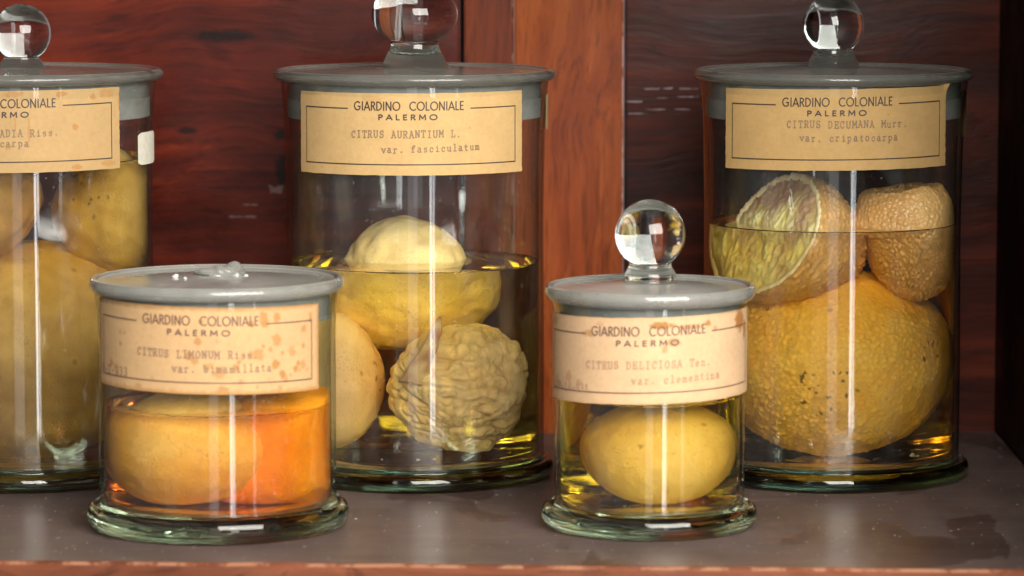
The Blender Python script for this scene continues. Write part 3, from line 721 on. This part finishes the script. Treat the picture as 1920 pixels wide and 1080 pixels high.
# left jar
fruit("whole_citron", jl, (0, 0, .0780), (.0620, .0570, .0680), "huge dull yellow-green fruit in the jar at the left photo edge, under two smaller ones", "citrus fruit", M_rind,
      (.50, .31, .10), (.68, .46, .16), .0006, 60, lumps=.0014, spots=.10, seed=1, wrinkle=.0010, wfreq=16)
fruit("halved_fruit", jl, (-.0310, -.020, .1700), (.0420, .042, .0360), "brown fruit above the huge one, cut by the left photo edge", "citrus fruit", M_rind,
      (.44, .25, .08), (.58, .35, .12), .0008, 80, lumps=.003, seed=2)
fruit("amber_fruit", jl, (.0450, .008, .1640), (.0330, .036, .0390), "amber fruit just below the white tag in the jar at the left photo edge", "citrus fruit", M_rind,
      (.50, .30, .07), (.66, .43, .12), .0008, 90, lumps=.002, spots=.1, seed=3)
# centre jar
fruit("lemon_fruit", jc, (-.0060, .024, .1165), (.0410, .039, .0400), "bright yellow fruit rising above the fluid in the Citrus aurantium jar", "citrus fruit", M_rind,
      (.86, .62, .22), (.95, .73, .32), .0009, 110, nipple=0, lumps=.0013, wrinkle=.0008, wfreq=30, seed=4)
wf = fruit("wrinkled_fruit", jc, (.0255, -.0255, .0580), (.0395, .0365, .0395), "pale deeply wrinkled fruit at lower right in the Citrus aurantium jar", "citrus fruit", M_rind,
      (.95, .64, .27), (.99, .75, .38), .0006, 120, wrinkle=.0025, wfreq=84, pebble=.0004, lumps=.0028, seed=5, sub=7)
fruit("smooth_pale_fruit", jc, (-.0440, -.006, .0600), (.0300, .036, .0425), "smooth cream fruit at lower left in the Citrus aurantium jar, partly behind the squat jar", "citrus fruit", M_rind,
      (.88, .56, .33), (.95, .68, .42), .0004, 110, lumps=.0012, seed=6, spots=.05, spotc=(.35, .10, .02))
# its calyx: a folded horn at the left shoulder
def horn():
    V, F = [], []; path = [Vector((-.024, -.026, .006)), Vector((-.022, -.031, .016)), Vector((-.0175, -.033, .026)), Vector((-.0130, -.032, .036)), Vector((-.0105, -.030, .045))]
    rads = [.0085, .0065, .0045, .0035, .0012]; n = 18; pts = []
    for i in range(len(path) - 1):
        for k in range(6):
            t = k / 6; pts.append((path[i].lerp(path[i + 1], t), rads[i] + (rads[i + 1] - rads[i]) * t))
    pts.append((path[-1], rads[-1])); cols = []
    for c, r in pts:
        for k in range(n):
            a = 2 * math.pi * k / n; d = Vector((math.cos(a), math.sin(a) * .7, .15 * math.sin(a * 2)))
            p = c + d * r * (1 + .35 * noise.noise(Vector((c.x * 90, a * 1.2, c.z * 90)))); V.append(p)
            cols.append(lerp3((.66, .46, .22), (.40, .18, .08), .4 + noise.noise(p * 160)))
    m = len(pts)
    for i in range(m - 1):
        for k in range(n): F.append((i * n + k, i * n + (k + 1) % n, (i + 1) * n + (k + 1) % n, (i + 1) * n + k))
    V.append(path[-1] + Vector((0, 0, .001))); cols.append(cols[-1])
    for k in range(n): F.append(((m - 1) * n + k, (m - 1) * n + (k + 1) % n, len(V) - 1))
    mesh("calyx", V, F, M_rind, wf, cols=cols)
horn()
# right jar
def squat(p, d):
    return Vector((p.x, p.y, p.z * (1 if p.z > 0 else .97)))
bp = fruit("big_pomelo", jr, (.0008, 0, .0715), (.0565, .0545, .0570), "biggest yellow pebbly fruit filling the bottom of the Citrus decumana jar", "citrus fruit", M_rind,
      (.96, .56, .10), (.99, .66, .17), .0003, 300, lumps=.0016, pebble=.0009, seed=9, sub=7, spots=.02)
fruit("cut_fruit_piece", jr, (.0430, -.014, .1500), (.0300, .034, .0360), "upright piece of peel at upper right in the Citrus decumana jar, above the biggest fruit", "citrus fruit", M_wet,
      (.74, .40, .13), (.86, .52, .20), .0004, 330, lumps=.0015, pebble=.0013, seed=10, sub=7, spots=.03,
      shape=lambda p, d: Vector((p.x * (1 + .10 * (p.z > 0)), p.y, max(-.040, min(.0275 + .12 * p.x + .0020 * noise.noise(Vector((p.x * 60, p.y * 60, 3))), p.z * 1.08)))))
# halved fruit with its cut face turned to the left
def half_fruit():
    c = Vector(jr.location) + Vector((-.0300, -.020, .1475)); rad = Vector((.0465, .0430, .0395)); nrm = Vector((-.90, -.50, .42)).normalized(); off = .008
    o = empty("halved_pomelo", c); tag(o, "halved fruit with its pulp showing, half out of fluid in the Citrus decumana jar", "citrus fruit")
    up = Vector((0, 0, 1)); u = up.cross(nrm).normalized(); v = nrm.cross(u)
    N, Mr = 200, 90; V, C, F = [], [], []
    # rind: rings from pole (-nrm) to the cut plane
    amax = math.acos(-off / .0430)
    def cl(vs):
        for i_, p_ in enumerate(vs):
            gx, gy = c.x + p_.x - jr.location.x, c.y + p_.y - jr.location.y; g = math.hypot(gx, gy)
            if g > .0730:
                k_ = (.0730 + .0020 * (1 - math.exp(-(g - .0730) / .002))) / g; vs[i_] = Vector((gx * k_ + jr.location.x - c.x, gy * k_ + jr.location.y - c.y, p_.z))
    for j in range(Mr + 1):
        a = amax * j / Mr
        for k in range(N):
            b = 2 * math.pi * k / N
            d = (-nrm) * math.cos(a) + (u * math.cos(b) + v * math.sin(b)) * math.sin(a)
            p = Vector((d.x * rad.x, d.y * rad.y, d.z * rad.z)); q = p + Vector((31, 2, 5))
            vd = noise.voronoi(q * 330)[0]; pb = min(1, (vd[1] - vd[0]) * 2.2)
            k2 = noise.fractal(q * 30, .6, 2, 3)
            p += d * (.0014 * (pb - .5) + .0020 * k2)
            V.append(p); col = lerp3((.74, .40, .11), (.86, .52, .18), .5 + .5 * k2); C.append(tuple(x * (.8 + .25 * pb) for x in col))  # rind hollows also get their shade in the colour
    for j in range(Mr):
        for k in range(N): F.append((j * N + k, j * N + (k + 1) % N, (j + 1) * N + (k + 1) % N, (j + 1) * N + k))
    cl(V); rim = V[Mr * N:(Mr + 1) * N]; mesh("rind", V, F, M_wet, o, cols=C)
    cen = sum(rim, Vector()) / N
    # pith ring
    V, C, F = [], [], []
    for s_, dn in ((1, 0), (.985, .0010), (.95, .0010), (.91, .0002), (.87, -.0014)):
        for r_ in rim:
            p = cen + (r_ - cen) * s_ + nrm * (dn + .0005 * noise.noise(r_ * 200)); V.append(p); C.append(lerp3((.95, .74, .36), (.99, .86, .52), .5 + noise.noise(p * 90)))
    for j in range(4):
        for k in range(N): F.append((j * N + k, j * N + (k + 1) % N, (j + 1) * N + (k + 1) % N, (j + 1) * N + k))
    cl(V); mesh("pith", V, F, M_wet, o, cols=C)
    # bulging pulp with radial fibres
    V, C, F = [], [], []; K = 60
    for j in range(K + 1):
        s_ = .935 * (1 - j / K)
        for k, r_ in enumerate(rim):
            b = 2 * math.pi * k / N
            e = r_ - cen; p = cen + e * s_; pu, pv = e.dot(u) * s_, e.dot(v) * s_
            wr_ = noise.noise(Vector((pu * 45, pv * 45, 2))) * .010; fib = 1.0 * noise.noise(Vector(((pu + wr_) * 330, (pv + wr_) * 75, 1))) + .6 * noise.noise(Vector(((pu - wr_) * 700, (pv + wr_) * 150, 7))); seg_ = abs(math.sin(b * 4.5 + .5 * noise.noise(Vector((s_ * 4, b, 0)))))
            wv = noise.fractal(p * 150, .6, 2, 3)
            p = p + nrm * (.0045 * math.sqrt(max(0, 1 - (s_ / .94) ** 2)) + .0009 * fib + .0012 * noise.noise(p * 60) + .0008 * wv - .0012)
            V.append(p)
            col = lerp3((.80, .62, .16), (.98, .90, .42), .5 + .7 * fib + .5 * wv); C.append(lerp3(col, (.52, .30, .15),   .20 + .9 * noise.noise(Vector((pu * 60, pv * 60, 9))) + 45 * max(0, p.z - .008)))
    for j in range(K):
        for k in range(N): F.append((j * N + k, j * N + (k + 1) % N, (j + 1) * N + (k + 1) % N, (j + 1) * N + k))
    cl(V); mesh("pulp", V, F, M_pulp, o, cols=C)
half_fruit()
# stalk stub on the biggest fruit
bm = bmesh.new(); bmesh.ops.create_cone(bm, cap_ends=True, segments=24, radius1=.0052, radius2=.0036, depth=.010)
bmesh.ops.bevel(bm, geom=[e for e in bm.edges if e.calc_face_angle(0) > .6], offset=.0007, segments=2, affect='EDGES')
for v in bm.verts: v.co += v.co.normalized() * .0006 * noise.noise(v.co * 500)
me = bpy.data.meshes.new("stalk"); bm.to_mesh(me); bm.free(); me.materials.append(M_stem)
st = bpy.data.objects.new("stalk", me); link(st, bp); st.location = (.001, -.026, .0535); st.rotation_euler = (R(62), 0, R(8))
# squat jar
fruit("golden_fruit", jfl, (-.0150, -.014, .0478), (.0440, .040, .0318), "big golden fruit lying on its side in the squat Citrus limonum jar", "citrus fruit", M_rind,
      (.95, .48, .07), (.98, .60, .14), .0004, 70, lumps=.0010, nipple=.10, axis=(-1, -.2, .1), seed=20)
fruit("orange_fruit", jfl, (.0350, .008, .0455), (.0390, .040, .0310), "deep orange fruit standing at right in the squat Citrus limonum jar", "citrus fruit", M_rind,
      (1.0, .31, .008), (1.0, .37, .015), .0004, 70, lumps=.0012, seed=21, shape=lambda p, d: p * (1 / max(.5, (abs(d.x) ** 3.4 + abs(d.y) ** 3.4 + abs(d.z) ** 3.4)) ** (1 / 3.4)) + Vector((.010 * d.z, 0, 0)))
# small jar
fruit("clementine", jfr, (.0045, -.004, .0440), (.0350, .035, .0295), "single egg-shaped tan fruit alone in the small Citrus deliciosa jar", "citrus fruit", M_rind,
      (.97, .56, .14), (.99, .65, .20), .0003, 160, lumps=.0006, seed=24, spots=.03, spotc=(.30, .10, .03))

# crumbs of sediment on the floor of the middle and right jars
for k, (j, x, y, z, r) in enumerate(((jc, .003, -.063, .0185, .0013), (jc, .012, -.060, .0185, .0008), (jc, -.018, -.062, .0185, .0008), (jr, .044, -.055, .0200, .0019), (jr, .047, -.052, .0190, .0011), (jfl, .022, -.052, .0170, .0014), (jfl, .026, -.051, .0170, .0010))):
    o = crumb(None, j.location.x + x, j.location.y + y, j.location.z + z, r, M_seed, "peel_crumb")
    tag(o, ["pale peel crumb on the floor of the Citrus aurantium jar", "pale peel crumb on the floor of the Citrus aurantium jar", "pale peel crumb on the floor of the Citrus aurantium jar",
            "peel crumb at lower right inside the Citrus decumana jar", "peel crumb at lower right inside the Citrus decumana jar", "pale peel crumb at the bottom of the squat jar", "pale peel crumb at the bottom of the squat jar"][k], "crumb",
        ["crumbs in the Citrus aurantium jar"] * 3 and (["crumbs in the Citrus aurantium jar"] * 3 + ["crumbs in the Citrus decumana jar"] * 2 + ["crumbs in the squat jar"] * 2)[k])

# specks of dust and flaking varnish lying on the shelf: too many and small to count
def specks():
    rd = random.Random(21); V, F = [], []
    for k in range(190):
        x = rd.uniform(-.33, .315); y = rd.uniform(2.075, 2.53); r_ = rd.uniform(.0002, .00065) * (1.6 if rd.random() < .08 else 1); z = .00035 * r_ / .0006
        n = 5; i = len(V); a0 = rd.uniform(0, 6)
        for j in range(n):
            a = a0 + 6.283 * j / n; q = r_ * rd.uniform(.6, 1.3); V.append((x + q * math.cos(a), y + q * math.sin(a), .00002))
        V.append((x, y, z + .0002))
        for j in range(n): F.append((i + j, i + (j + 1) % n, i + n))
    o = mesh("dust_specks", V, F, plain("dust_flakes", (0.26, 0.215, 0.195), 0.8, 0.5), smooth=False)
    tag(o, "pale dust specks and varnish flakes scattered over the shelf", "dust", kind="stuff")
specks()
